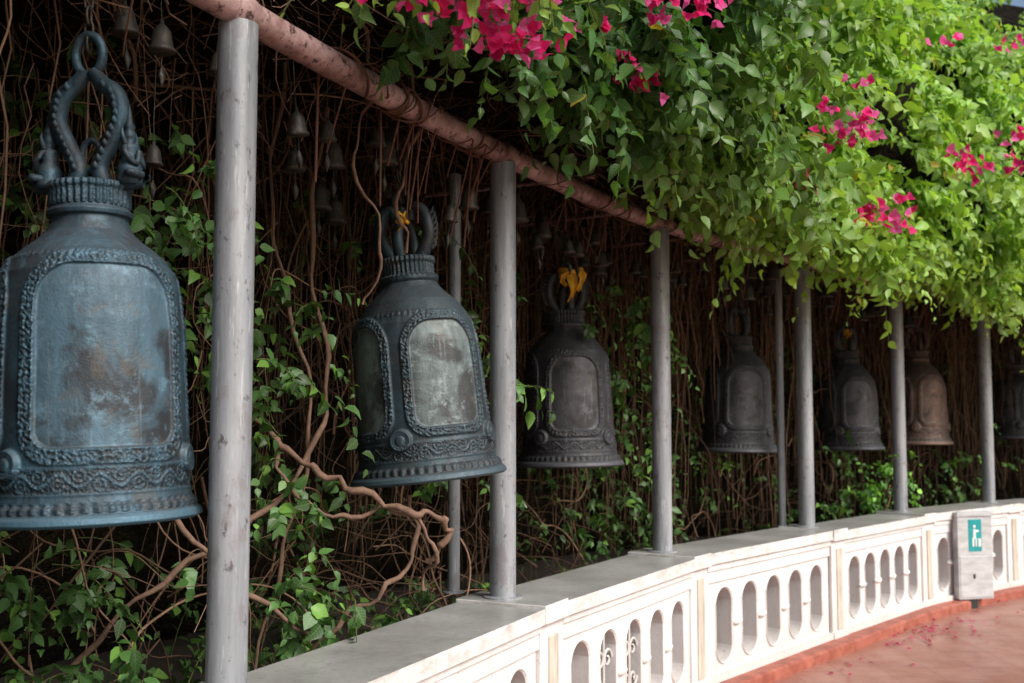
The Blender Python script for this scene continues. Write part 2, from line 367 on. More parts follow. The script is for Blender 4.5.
# ---------------------------------------------------------------- bells
PROF_A=[(0,.292),(.008,.305),(.022,.302),(.034,.289),(.050,.286),(.058,.276),(.09,.268),(.2,.263),(.4,.259),(.55,.256),(.64,.247),(.69,.236),(.73,.213),(.765,.178),(.79,.145),(.815,.12),(.84,.108),(.858,.104),(.862,.116),(.874,.119),(.886,.108),(.90,.111),(.935,.111),(.944,.118),(.956,.116),(.96,.105),(.965,.0)]
PROF_B=[(0,.294),(.008,.305),(.024,.300),(.036,.285),(.055,.28),(.064,.268),(.1,.26),(.2,.252),(.4,.246),(.52,.241),(.60,.226),(.65,.203),(.69,.173),(.72,.142),(.745,.12),(.765,.108),(.775,.116),(.79,.116),(.80,.10),(.84,.10),(.85,.108),(.865,.106),(.87,.09),(.875,.0)]
def bell_body(prof,npan,ph0,zlo,zhi,haf,seg,rows,seed,bandz,fr):
    prof=np.array(prof); Lp=np.concatenate([[0],np.cumsum(np.linalg.norm(np.diff(prof,axis=0),axis=1))])
    u=np.linspace(0,Lp[-1],rows); z=np.interp(u,Lp,prof[:,0]); r=np.interp(u,Lp,prof[:,1])
    an=np.arange(seg)*2*math.pi/seg; Z,AN=np.meshgrid(z,an,indexing='ij'); R=np.repeat(r[:,None],seg,1).copy()
    per=2*math.pi/npan; da=(AN-ph0+per/2)%per-per/2; X=da*.26
    zc=(zlo+zhi)/2; hh=(zhi-zlo)/2; hw=haf*.26; cr=np.where(Z>zc,.10,.055)
    qx=np.abs(X)-hw+cr; qz=np.abs(Z-zc)-hh+cr
    sd=np.hypot(np.maximum(qx,0),np.maximum(qz,0))+np.minimum(np.maximum(qx,qz),0)-cr
    def ss_(a,b,x): t=np.clip((x-a)/(b-a),0,1); return t*t*(3-2*t)
    U=AN*.26
    # foliate scrolls: a wavy stem with curls either side, plus fine leafwork
    f_=1.75
    ornp=np.sin(f_*95*U+2.4*np.sin(f_*75*Z+seed))*np.cos(f_*88*Z+2.2*np.sin(f_*62*U+seed))+.45*np.sin(250*U+160*Z)*np.sin(230*Z-80*U)
    ornp=np.clip(.5+.5*ornp,0,1)
    b0,b1=bandz; bm_=(b0+b1)/2
    stem=np.exp(-((Z-bm_-.016*np.sin(U*62))/.0045)**2)
    ph_=(U*62/math.pi)%1-.5; cz=bm_-.012*np.sign(np.sin(U*62)); cr_=np.hypot(ph_*math.pi/62,Z-cz); curl_=np.clip(np.cos(cr_*430),0,1)*np.exp(-(cr_/.02)**2)
    bandorn=np.clip(.25*ornp+.75*np.maximum(stem,curl_),0,1)
    body=(Z>.07)&(Z<zhi+.06)
    panel=(1-ss_(-.006,.0,sd))*body
    frame=ss_(-.002,.004,sd)*(1-ss_(fr-.004,fr+.002,sd))*body
    beads=(np.exp(-((sd-.003)/.0035)**2)+np.exp(-((sd-fr)/.0035)**2))*body
    band=ss_(b0,b0+.006,Z)*(1-ss_(b1-.006,b1,Z))*(1-panel)*(1-frame)
    bb=(np.exp(-((Z-b0)/.004)**2)+np.exp(-((Z-b1)/.004)**2))*(1-panel)
    rimz=((Z>.036)&(Z<.062)); ctop=(Z>prof[-6,0]-.012)&(Z<prof[-4,0]+.02)
    garl=np.exp(-((Z-(zhi+.035))/.010)**2)*(1-panel)
    om=np.clip(frame+band*.9+garl*.7,0,1)+rimz*.4+ctop*.6; om=np.clip(om,0,1)
    opat=ornp*frame+bandorn*band
    D=.003*frame+.0024*beads+.0028*bb+.0052*opat+.003*ctop*np.sin(AN*36)+.0030*rimz*np.sin(AN*54)-.003*panel+.003*garl*(.6+.4*np.sin(AN*60))
    bz=b1+.012; db=(AN-ph0)%per-per/2; rb=np.hypot(db*.262,Z-bz)
    boss=np.where(rb<.042,.018*np.sqrt(np.clip(1-(rb/.042)**2,0,1))+.004,0)+.006*np.exp(-((rb-.036)/.004)**2)-.004*np.exp(-((rb-.02)/.004)**2)
    inb=rb<.044; D=np.where(inb,boss,D)
    D+=.0014*np.sin(3*AN+7*Z)+.0009*np.sin(11*AN-19*Z+seed)
    D*=np.clip(R/.1,0,1)
    R=R+D
    V=np.stack([R*np.cos(AN),R*np.sin(AN),Z],-1).reshape(-1,3)
    i=np.arange(rows-1)[:,None]*seg; j=np.arange(seg)[None]; j2=(j+1)%seg
    F=np.stack([i+j,i+j2,i+seg+j2,i+seg+j],-1).reshape(-1,4)
    cav=np.clip(opat*.9+(garl+ctop)*.3+.4*np.clip(beads+bb,0,1)+.3*inb,0,1)
    rimm=((Z<.03)&(R>.28)).astype(float)
    ri=[(.27,0.004),(.245,.1),(.225,.45),(.17,.68),(0.0,.74)]
    n0=len(V); zi=np.array([p[1] for p in ri]); rr=np.array([p[0] for p in ri])
    Vi=np.stack([rr[:,None]*np.cos(an),rr[:,None]*np.sin(an),np.repeat(zi[:,None],seg,1)],-1).reshape(-1,3)
    m=len(ri); i2=np.arange(m-1)[:,None]*seg
    Fi=np.stack([i2+j,i2+seg+j,i2+seg+j2,i2+j2],-1).reshape(-1,4)+n0
    Fr=np.stack([j[0],n0+j[0],n0+j2[0],j2[0]],-1)
    V=np.vstack([V,Vi]); F=np.vstack([F,Fi,Fr]); z0=np.zeros(len(Vi))
    at={k_:np.concatenate([a_.ravel(),z0]) for k_,a_ in (('cav',cav),('orn',om),('pan',panel),('rim',rimm))}
    return V,F,at
def chain(parent,x,y,z0,z1,mat):
    t=Tubes(); k=0; z=z0
    while z<z1:
        th=np.linspace(0,2*math.pi,13); a=.013*np.cos(th); b=.028*np.sin(th)
        pts=np.stack([x+(a if k%2 else a*0),y+(a*0 if k%2 else a),z+b],-1); t.add(pts,.0045,5,(.05,.04,.035)); z+=.042; k+=1
    t.build('chain',mat,parent)
def handle_A(parent,zt,mat):
    t=Tubes()
    for sg in (-1,1):
        t.add(smooth_pts([(sg*.050,0,zt-.01),(sg*.032,0,zt+.05),(sg*.060,0,zt+.11),(sg*.096,0,zt+.19),(sg*.084,0,zt+.26),(sg*.040,0,zt+.30),(sg*.012,.0,zt+.335)],6),
              np.interp(np.linspace(0,1,37),[0,.3,.6,.85,1],[.026,.025,.028,.024,.020]),12)
        fx=sg*.124; K=1.05
        pr=[(0,0),(.036,0),(.042,.012),(.034,.03),(.039,.045),(.032,.06),(.023,.075),(.031,.098),(.028,.108),(.012,.116),(.019,.128),(.021,.14),(.014,.155),(.019,.16),(.010,.175),(.006,.205),(0,.225)]
        V,F=lathe(pr,14); V=V.copy()*K; V[:,0]*=.85; V[:,0]+=fx; V[:,2]+=zt-.005
        np_mesh('guardian_figure',V,F,mat,True,None,parent)
        for s2 in (-1,1):
            t.add(smooth_pts([(fx,s2*.026,zt+.105),(fx+sg*.012,s2*.046,zt+.075),(fx+sg*.03,s2*.02,zt+.05),(fx+sg*.028,0,zt+.09)],4),.009,6)
            t.add(smooth_pts([(fx,s2*.02,zt+.02),(fx+sg*.025,s2*.05,zt+.022),(fx+sg*.042,s2*.01,zt+.018)],4),.012,6)
            t.add([(fx+.002,s2*.03,zt+.11),(fx,s2*.045,zt+.135),(fx,s2*.04,zt+.155)],[.01,.006,.001],6)
        t.add([(sg*.09,0,zt-.005),(sg*.165,0,zt-.002)],[.02,.014],8)
        # scales along the serpent bodies
        for q in np.linspace(.1,.95,12):
            zz=zt+.02+q*.28; xx=sg*np.interp(zz-zt,[0,.05,.11,.19,.26,.30],[.05,.032,.06,.096,.084,.04])
            t.add([(xx,-.022,zz),(xx,-.031,zz+.006),(xx,-.026,zz+.018)],[.010,.008,.001],6)
    th=np.linspace(0,2*math.pi,25)
    t.add(np.stack([.042*np.cos(th),0*th,zt+.385+.06*np.sin(th)],-1),.014,10)
    t.add(np.stack([.03*np.cos(th),0*th+.01,zt+.09+.045*np.sin(th)],-1),.010,8)
    t.build('crown_handle',mat,parent)
    return zt+.44
def handle_B(parent,zt,mat,h=.2):
    t=Tubes()
    for sg in (-1,1):
        t.add(smooth_pts([(sg*.055,0,zt-.01),(sg*.092,0,zt+.05),(sg*.104,0,zt+.11),(sg*.085,0,zt+.18),(sg*.045,0,zt+.20),(sg*.032,0,zt+.15)],6),
              np.interp(np.linspace(0,1,31),[0,.5,1],[.028,.026,.016]),12)
        t.add(smooth_pts([(0,sg*.06,zt-.01),(0,sg*.07,zt+.06),(0,sg*.045,zt+.13),(0,sg*.01,zt+.17),(0,0,zt+.2)],6),
              np.interp(np.linspace(0,1,25),[0,1],[.024,.016]),10)
        for q in np.linspace(0,1,7):
            zz=zt+.03+q*.13; xx=sg*(.11+.012*math.sin(q*math.pi))
            t.add([(xx,0,zz),(xx+sg*.018,0,zz+.01),(xx+sg*.024,0,zz+.03)],[.012,.008,.001],6)
    th=np.linspace(0,2*math.pi,25)
    t.add(np.stack([.034*np.cos(th),0*th,zt+.225+.045*np.sin(th)],-1),.012,10)
    t.build('crown_handle',mat,parent); return zt+.27
def ribbon(parent,z,side=-.02,big=1.0):
    V=[];F=[];rows=16;cols=5
    n=0
    for (dx,dy,ln,ph,ww) in ((.0,-.09,.12,0,.042),(.045,-.095,.075,1.5,.03),(-.03,-.09,.055,3,.03)):
        for r in range(rows):
            q=r/(rows-1)
            for c in range(cols):
                w=(c/(cols-1)-.5)*ww*big*(1-.5*q+.2*math.sin(6*q+ph))
                V.append((side+dx*big+w+.020*q*math.sin(4*q+ph),dy-.014*math.sin(4*q+ph)-.006*math.sin(c*1.9+ph),z-q*ln*big-.008*math.sin(c*1.7)))
        for r in range(rows-1):
            for c in range(cols-1):
                a=n+r*cols+c; F.append((a,a+1,a+cols+1,a+cols))
        n=len(V)
    np_mesh('yellow_ribbon',V,F,M_yel,True,None,parent)
    t=Tubes(); th=np.linspace(0,2*math.pi,25)
    for k in range(4): t.add(np.stack([side+.052*np.cos(th)*big,.07*np.sin(th)*big,z+.008*k+.010*np.sin(3*th+k)],-1),.008,7)
    t.build('ribbon_knot',M_yel,parent)
BELLS=[(-1.192,3.14,1.325,'A',-1.8,-8,3,-58,M_b1,1.0,640,440),
 (-.342,4.55,1.365,'B',-6.0,-20,4,-60,M_b2,1.06,560,380),
 (.335,6.47,1.345,'B',-1.0,20,4,-83,M_b3,1.05,400,280),
 (1.75,8.57,1.37,'B',1.0,40,4,-85,M_b3,1.04,240,160),
 (3.08,10.1,1.35,'B',-.5,30,4,-80,M_b3,1.04,240,160),
 (4.05,11.0,1.38,'B',0,10,4,-70,M_b4,1.08,200,140),
 (5.58,12.2,1.42,'B',0,50,4,-60,M_b3,.95,160,120)]
for k,(x,y,z,ty,tilt,yaw,npn,ph0,mat,scl,seg,rows) in enumerate(BELLS):
    e=bpy.data.objects.new('temple_bell',None); link(e)
    e.location=(x,y,z); e.rotation_euler=(0,math.radians(tilt),0); e.scale=(scl,)*3
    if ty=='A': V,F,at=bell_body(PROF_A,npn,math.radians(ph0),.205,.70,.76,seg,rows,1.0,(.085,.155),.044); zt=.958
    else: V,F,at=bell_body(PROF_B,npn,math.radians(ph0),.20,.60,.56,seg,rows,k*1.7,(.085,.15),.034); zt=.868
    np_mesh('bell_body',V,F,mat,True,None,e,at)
    h=bpy.data.objects.new('crown',None); link(h,e); h.rotation_euler=(0,0,math.radians(yaw))
    top=handle_A(h,zt,mat) if ty=='A' else handle_B(h,zt,mat)
    chain(h,0,0,top-.02,(2.95-z)/scl,M_wire)
    t=Tubes()
    if k>0:
      for q in range(2):
        a=q*2.1; t.add(smooth_pts([(.02*math.cos(a),.02*math.sin(a),top),(.03*math.cos(a+1),.03*math.sin(a+1),top+.12),(.015*math.cos(a+2),.02*math.sin(a+2),top+.25),(.04*math.cos(a+2),.05*math.sin(a),max(top+.3,(3.0-z)/scl))],5),.004,5)
    t.add([(0,0,.6),(0,0,.12),(0,0,.02)],[.012,.02,.045],10)
    t.build('cords_and_clapper',M_wire,h)
    if k==1: ribbon(e,zt+.15,-.0,.38)
    if k==2: ribbon(e,zt+.20,.03,1.3)
    if k==4: ribbon(e,zt+.16,0,.4)
# small bells
sv=np.array([(0,.0),(.036,.0),(.038,.006),(.031,.016),(.027,.04),(.024,.058),(.014,.072),(.006,.078),(.006,.09),(0,.092)])
SV,SF=lathe(sv,16)
M_sb=bell_mat('small_bell_brass',(.05,.043,.036),(.095,.085,.072),(.1,.1,.1),.45)
def small_bell(p,sc_):
    z=p[2]; V=SV*sc_
    t=Tubes(); t.add([(0,0,.085*sc_),(0.004,0,.16),(0,0,max(.2,2.92-z))],.0022,4); t.add([(0,0,.02),(0,0,-.05)],.0016,4)
    t.add([(0,-.0005,-.05),(0,0,-.08),(0,.0,-.115)],[.003,.015,.002],4)
    F=np.vstack([SF]+[f+len(SV) for f in t.F]); V=np.vstack([V]+t.V)
    ob=np_mesh('small_bell',V,F,M_sb); ob.location=p; ob.rotation_euler=(rng.uniform(-.1,.1),rng.uniform(-.1,.1),rng.uniform(0,3))
small_bell((-1.24,3.45,2.84),1.25); small_bell((-1.14,3.5,2.80),1.2); small_bell((-.98,3.6,2.76),1.0)
for s in np.arange(1.2,6.6,.066):
    s+=rng.uniform(-.03,.03); off=rng.choice([-.13,-.2,-.34,-.6])+rng.uniform(-.04,.04); z=rng.uniform(2.46,2.68); sc_=rng.uniform(.9,1.5)
    small_bell(P3(s,off,z),sc_)
# ---------------------------------------------------------------- litter bin
p,_,_=path(5.34,.36); d=norm(np.array([.97,.24])); n=np.array([d[1],-d[0]])
it=[(p,d,n,-.17,.17,-.02,.05,.085,.80,0),(p,d,n,-.15,.02,-.01,.04,.0,.086,3),(p,d,n,-.178,.178,-.03,.06,.79,.825,0),
    (p,d,n,-.155,.155,.04,.055,.10,.45,0),(p,d,n,-.065,.065,.04,.0535,.49,.765,1),
    (p,d,n,-.02,.005,.05,.0565,.60,.68,2),(p,d,n,-.03,-.012,.05,.0566,.53,.605,2),(p,d,n,.0,.014,.05,.0566,.53,.605,2),
    (p,d,n,.003,.035,.05,.0567,.655,.672,2),(p,d,n,.028,.055,.05,.0565,.53,.60,2),(p,d,n,-.018,.004,.05,.0568,.69,.715,2),
    (p,d,n,-.03,-.01,.054,.061,.26,.30,3)]
finish_bm('litter_bin',boxes_obj(it),[M_steel,M_green,M_white,M_black],.003)
# ---------------------------------------------------------------- canopy surface
LIPZ=lambda s: np.interp(s,[0,1,1.5,2,2.5,3,4,5,6,8],[3.2,3.15,3.12,3.02,2.93,2.85,2.83,2.79,2.70,2.55])
def canopy(s,v):
    K=np.array([0,.1,.2,.36,.52,.68,.84,1.0])
    lz=LIPZ(s); dd=np.interp(s,[0,1.2,2.2,9],[.35,.45,.8,.95]); hs=np.interp(s,[0,3,5,7,9],[.8,.95,1.15,1.25,1.25])
    O=np.stack([dd*0-.1,dd*.42,dd*.78,dd*1.1,dd*1.08,dd*.75,dd*0,dd*0-.9],-1)
    Zc=np.stack([lz*0+3.08,lz*.6+3.08*.4,lz,lz+.38*hs,lz+.95*hs,lz+1.6*hs,lz+2.3*hs,lz+2.9*hs],-1)
    idx=np.clip(np.searchsorted(K,v,side='right')-1,0,6); f=(v-K[idx])/(K[idx+1]-K[idx]); ar=np.arange(len(s))
    off=O[ar,idx]*(1-f)+O[ar,idx+1]*f; z=Zc[ar,idx]*(1-f)+Zc[ar,idx+1]*f
    do=O[ar,idx+1]-O[ar,idx]; dz=Zc[ar,idx+1]-Zc[ar,idx]
    no,nz=dz,-do; l=np.hypot(no,nz); no/=l; nz/=l
    bump=.20*np.sin(s*5.1+v*7)*np.sin(s*2.3-v*11+1)+.13*np.sin(s*11+v*19)+.10*np.sin(s*17-v*31+2)
    bump*=np.clip(v*5-.6,0,1)
    off=off+no*bump; z=z+nz*bump
    p,d,n=path(s,off); pos=np.concatenate([p,z[:,None]],-1)
    out=np.concatenate([n*no[:,None],nz[:,None]],-1)
    return pos,out
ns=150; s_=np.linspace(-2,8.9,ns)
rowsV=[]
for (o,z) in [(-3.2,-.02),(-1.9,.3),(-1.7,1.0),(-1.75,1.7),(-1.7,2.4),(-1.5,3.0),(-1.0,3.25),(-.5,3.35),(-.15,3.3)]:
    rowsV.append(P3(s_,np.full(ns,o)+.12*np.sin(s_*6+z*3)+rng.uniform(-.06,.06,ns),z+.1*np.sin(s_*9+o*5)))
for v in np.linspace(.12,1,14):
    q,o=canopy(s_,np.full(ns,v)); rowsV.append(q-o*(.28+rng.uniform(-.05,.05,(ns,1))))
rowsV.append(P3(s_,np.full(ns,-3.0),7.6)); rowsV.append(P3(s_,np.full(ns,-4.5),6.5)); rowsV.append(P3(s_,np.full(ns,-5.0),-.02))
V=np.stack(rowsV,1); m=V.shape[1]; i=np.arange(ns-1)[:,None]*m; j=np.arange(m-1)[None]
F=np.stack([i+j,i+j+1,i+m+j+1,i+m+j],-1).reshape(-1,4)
np_mesh('vine_thicket_mass',V.reshape(-1,3),F,M_core)  # opaque dark sheet behind the leaves, blocks sky and keeps the interior dark
# ---------------------------------------------------------------- vines and twigs
tw=Tubes(); R=rng
def brown(a=1.0):
    b=R.uniform(.4,1.3)*a*1.2; return (.14*b,.085*b,.055*b)
for k in range(1300):
    s=R.uniform(.2,7.8) if k%4 else R.uniform(2.5,7.5); off=R.uniform(-1.55,-.62); z1=R.uniform(2.7,3.2); z0=z1-R.uniform(.8,2.5)*(1 if s>1.8 else .8)
    m=9; tt=np.linspace(0,1,m); wob=.05*np.cumsum(R.normal(size=m))*.5; w2=.05*np.cumsum(R.normal(size=m))*.5
    P=P3(s+wob*.5,off+w2,z1+(z0-z1)*tt); tw.add(P,np.linspace(R.uniform(.0018,.006),.0012,m),4,brown(R.uniform(.5,1.3)*(1.5 if s>3 else 1)))
for k in range(560):
    s=R.uniform(-.3,3.2) if k%3 else R.uniform(2,7.5); m=R.integers(7,13)
    off=R.uniform(-1.5,-.65); z=R.uniform(.5,3.1)
    d=R.normal(size=3)*np.array([.5,.35,1.0]); d/=np.linalg.norm(d); p=np.array([s*1.9,off,z]); pts=[p.copy()]
    for q in range(m):
        d=d+R.normal(size=3)*.38+np.array([0,0,-.12]); d/=np.linalg.norm(d); p=p+d*R.uniform(.09,.2); p[1]=np.clip(p[1],-1.6,-.62); p[2]=max(p[2],.4); pts.append(p.copy())
    pts=smooth_pts(pts,3); r=R.choice([.0025,.004,.006,.009],p=[.4,.3,.2,.1])
    P=P3(pts[:,0]/1.9,pts[:,1],pts[:,2]); tw.add(P,np.linspace(r,r*.45,len(P)),5,brown(R.uniform(.4,1.5)))
for k in range(3400):
    s=R.uniform(-.3,7.8); off=R.uniform(-1.5,.3); z=R.uniform(2.85,3.25) if off>-.6 else R.uniform(2.3,3.25)
    if off>-.12 : z=max(z,2.95)
    d=R.normal(size=3)*np.array([1,.7,.55]); d[2]-=.25; d/=np.linalg.norm(d); L=R.uniform(.12,.5); b=R.normal(size=3)*.1
    tt=np.linspace(0,1,5)[:,None]; q=np.array([s*1.9,off,z])+d*L*tt+b*(tt*(1-tt))*2
    P=P3(q[:,0]/1.9,q[:,1],q[:,2]); r=R.uniform(.0012,.004); tw.add(P,np.linspace(r,r*.5,5),4,brown(R.uniform(.4,1.5)))
tw.build('tangled_vines',M_twig)
wb=Tubes()
woody=[([(-1.1,4.45,1.72),(-.92,4.25,1.54),(-.76,4.2,1.43),(-.62,4.2,1.36),(-.43,4.22,1.27),(-.28,4.3,1.235),(-.25,4.34,1.16),(-.33,4.38,1.06)],.012),
 ([(-.92,4.25,1.55),(-.85,4.2,1.36),(-.66,4.22,1.24),(-.45,4.25,1.27),(-.3,4.3,1.12),(-.36,4.4,.95)],.008),
 ([(-1.6,4.0,.7),(-1.3,4.0,1.0),(-1.0,4.1,1.2),(-.8,4.3,1.45),(-.75,4.5,1.8),(-.85,4.6,2.3),(-.78,4.5,2.9)],.010),
 ([(-.95,4.5,3.1),(-1.0,4.5,2.5),(-.9,4.4,2.1),(-.8,4.4,1.6),(-.9,4.4,1.1),(-1.0,4.3,.6)],.008),
 ([(-.9,4.4,.5),(-.7,4.3,.8),(-.5,4.3,.95),(-.38,4.35,1.1),(-.4,4.4,1.3)],.009),
 ([(-2.0,4.1,1.9),(-1.6,3.9,1.5),(-1.2,3.85,1.3),(-1.0,3.9,1.05),(-.7,4.1,.8)],.009),
 ([(-.55,3.9,3.05),(-.52,4.05,2.86),(-.6,4.1,2.6),(-.5,4.2,2.3),(-.58,4.3,2.05)],.006),
 ([(-.42,4.15,3.0),(-.36,4.25,2.8),(-.45,4.3,2.5),(-.42,4.45,2.3)],.007)]
for c,r in woody:
    q=smooth_pts(c,7); q=q+.012*np.sin(np.arange(len(q))[:,None]*np.array([1.1,.8,1.4])); wb.add(q,r*(1+.25*np.sin(np.arange(len(q))*.9)),8,(.17,.105,.075))
for k in range(50):
    s0=R.uniform(1.25,5.5) if k>12 else R.uniform(1.4,1.9); s1=s0+R.uniform(.03,.16)*(1 if R.random()<.8 else -1); m=26; th=np.linspace(0,R.uniform(2,7),m)+R.uniform(0,6)
    sx=np.linspace(s0,s1,m); r0=.053+R.uniform(0,.012)
    P=P3(sx,r0*np.cos(th),2.80+r0*np.sin(th)); e=P3(s1+np.linspace(.01,.05,5),np.linspace(r0*math.cos(th[-1]),-.1,5),np.linspace(2.8+r0*math.sin(th[-1]),R.uniform(2.3,2.7),5))
    wb.add(np.vstack([P,e]),R.uniform(.003,.006),5,(.10,.048,.032))
wb.build('woody_vine_stems',M_wood)
# ---------------------------------------------------------------- canopy sprays
UP=np.array([0,0,1.0])
def sprays(O,OUT,ln,K,droop,leafL,colf,hi,name,mat,parent=None,stems=0):
    n=len(O); t=np.linspace(.08,1,K)[None,:,None]
    pos=O[:,None]+OUT[:,None]*ln[:,None,None]*t*.9-UP*(ln*droop)[:,None,None]*t**2
    tan=norm(OUT[:,None]*.9-UP*(2*droop)[:,None,None]*t)
    sv=norm(np.cross(tan,norm(R.normal(size=(n,1,3))*.5+UP)))
    sg=np.where(np.arange(K)%2,1,-1)[None,:,None]
    D=norm(.45*tan+sv*sg*.8-UP*.45+R.normal(size=(n,K,3))*.38)
    N=norm(OUT[:,None]*.75+UP*.55+R.normal(size=(n,K,3))*.42)
    L=leafL[:,None]*R.uniform(.5,1.15,(n,K))*(1-.35*t[...,0]**3); W=L*R.uniform(.5,.78,(n,K))
    C=colf(n,K,t)
    if stems:
        tb=Tubes()
        tt=np.linspace(-.25,1,7)[:,None]
        for q in R.choice(n,min(stems,n),replace=False):
            pp=O[q]+OUT[q]*ln[q]*tt*.9-UP*ln[q]*droop[q]*tt**2
            tb.add(pp,np.linspace(.0032,.0015,7),4,(.10,.12,.04))
        tb.build(name+'_stems',M_twig,parent)
    return leaves(name,pos.reshape(-1,3),D.reshape(-1,3),N.reshape(-1,3),L.ravel(),W.ravel(),C.reshape(-1,3),mat,hi,parent)
can=bpy.data.objects.new('bougainvillea_canopy',None); link(can)
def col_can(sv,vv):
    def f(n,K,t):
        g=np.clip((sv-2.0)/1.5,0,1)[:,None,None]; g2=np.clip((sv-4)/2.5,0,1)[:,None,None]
        dark=np.array([.055,.16,.045]); br=np.array([.25,.45,.075])  # brighter far leaves: new growth, plus sunlit brightness put into the colour
        c=dark*(1-g)+br*g+np.array([.05,.06,.05])*g2; c=c*R.uniform(.65,1.3,(n,K,1))*R.uniform(.75,1.15,(n,1,1))  # farthest leaves also paled, haze put into their colour
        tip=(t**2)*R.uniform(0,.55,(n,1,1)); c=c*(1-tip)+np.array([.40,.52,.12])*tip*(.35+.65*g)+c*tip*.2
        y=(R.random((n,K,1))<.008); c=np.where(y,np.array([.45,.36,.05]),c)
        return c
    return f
def make_can(n,smin,smax,vmin,vmax,K,hi,name,lsz,stems):
    s=R.uniform(smin,smax,n); v=R.uniform(vmin,vmax,n)
    O,OUT=canopy(s,v); O=O-OUT*R.uniform(.05,.3,(n,1))
    d3=norm(OUT+R.normal(size=(n,3))*.45); d3[:,2]-=.1; 
    ln=R.uniform(.25,.5,n); dr=R.uniform(.3,.85,n)*np.clip((v-.05)/.3,.35,1)
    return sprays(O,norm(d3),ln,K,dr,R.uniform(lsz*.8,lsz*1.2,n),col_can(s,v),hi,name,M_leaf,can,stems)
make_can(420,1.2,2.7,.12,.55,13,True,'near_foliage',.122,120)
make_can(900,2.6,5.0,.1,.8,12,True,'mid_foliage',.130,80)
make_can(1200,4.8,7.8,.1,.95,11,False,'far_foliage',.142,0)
n=120; s=R.uniform(2.1,7,n); O,OUT=canopy(s,R.uniform(.16,.34,n)); sp=norm(OUT*np.array([1,1,.2])+R.normal(size=(n,3))*.4)
sprays(O-OUT*.05,sp,R.uniform(.3,.52,n),14,R.uniform(.6,1.0,n),R.uniform(.09,.125,n),col_can(s,s*0),True,'drooping_foliage',M_leaf,can,110)
n=50; O=np.array([-.02,2.95,2.92])+R.normal(size=(n,3))*np.array([.26,.15,.06]); OUT=norm(R.normal(size=(n,3))*np.array([.7,.5,.3])+np.array([.1,-.3,-.1]))
sprays(O,OUT,R.uniform(.12,.28,n),9,R.uniform(.3,1.0,n),R.uniform(.05,.085,n),col_can(np.full(n,3.3),s),True,'hanging_bunch',M_leaf,can,42)
n=450; s=R.uniform(3.5,8.5,n); q=R.random(n); O=P3(s,-.9-2.1*q,5.3+2.2*q*1.0)+R.normal(size=(n,3))*.15
sprays(O,norm(R.normal(size=(n,3))*.5+np.array([.4,-.4,.6])),R.uniform(.3,.6,n),11,R.uniform(.3,.8,n),R.uniform(.12,.16,n),col_can(s,s*0),False,'upper_foliage',M_leaf,can)
# bracts: clusters sit on the outer face of the canopy
gs,gv=np.meshgrid(np.linspace(1.2,8,260),np.linspace(.1,1,160)); GP,GO=canopy(gs.ravel(),gv.ravel()); GR=np.stack([GP[:,0]/GP[:,1],(GP[:,2]-1.6)/GP[:,1]],-1)
cl=[(680,25,.06,18),(705,45,.05,10),(655,15,.05,10),(575,72,.04,8),(620,130,.05,12),(632,150,.04,8),(603,110,.04,6),
 (748,245,.07,22),(738,236,.05,8),(778,222,.05,7),(835,168,.08,28),(822,177,.06,10),(818,140,.04,5),
 (872,255,.08,22),(855,243,.05,7),(965,198,.07,15),(938,190,.05,7),(1012,130,.07,9),(1016,190,.07,10),(985,40,.06,6),(925,40,.06,6),(905,205,.05,5),(860,120,.05,4)]
C=[(-.22,2.82,2.70,.055,18),(-.12,2.86,2.73,.06,20),(-.02,3.05,2.68,.055,26),(.03,3.12,2.68,.045,14),(-.30,2.78,2.74,.045,12),(-.05,2.95,2.77,.06,18),(.07,3.1,2.78,.05,12)]
for (u,v,r,n) in cl:
    q=np.array([(u-512)/1100,(423-v)/1100]); dd=np.linalg.norm(GR-q,axis=1); ok=np.where(dd<.02)[0]
    j_=ok[np.argmin(GP[ok,1])] if len(ok) else np.argmin(dd)
    c=GP[j_]+np.array([.05,-.27,.05]); C.append((c[0],c[1],c[2],r,n))
Pb=[];Db=[];Nb=[];Lb=[];Cb=[]
for (x,y,z,r,n) in C:
    toc=norm(np.array([[ .3,-.9,.25]]))[0]
    big=.95 if y<4 else (1.1 if y<6 else 1.4)
    for k in range(int(n)):
        c=np.array([x,y,z])+R.normal(size=3)*r*.8*np.array([1.3,1,.7]); ax=norm((toc+R.normal(size=3)*.6)[None])[0]
        b=norm(np.cross(ax,R.normal(size=3))[None])[0]; b2=np.cross(ax,b); h=R.uniform(.6,1.25)
        col=np.array([.85,.03,.22])*h if R.random()<.6 else np.array([.92,.14,.42])*h
        for a in range(3):
            d=b*math.cos(a*2.094)+b2*math.sin(a*2.094)+ax*.75; Pb.append(c); Db.append(d); Nb.append(ax-d*.2+R.normal(size=3)*.1); Lb.append(R.uniform(.028,.042)*big); Cb.append(np.clip(col,0,.95))
Lb=np.array(Lb); leaves('flower_bracts',np.array(Pb),np.array(Db),np.array(Nb),Lb,Lb*.85,np.array(Cb),M_bract,True,can)
n=120; s=np.where(R.random(n)<.45,R.normal(4.55,.18,n),R.uniform(3.2,7,n)); off=.39+np.abs(R.normal(size=n))*.25; P=P3(s,off,.012); th=R.uniform(0,6.28,n)
leaves('fallen_petals',P,np.stack([np.cos(th),np.sin(th),R.uniform(0,.3,n)],-1),np.tile(UP,(n,1))+R.normal(size=(n,3))*.2,R.uniform(.03,.05,n),R.uniform(.02,.04,n),np.tile([.7,.08,.2],(n,1))*R.uniform(.5,1.1,(n,1)),M_bract,True)
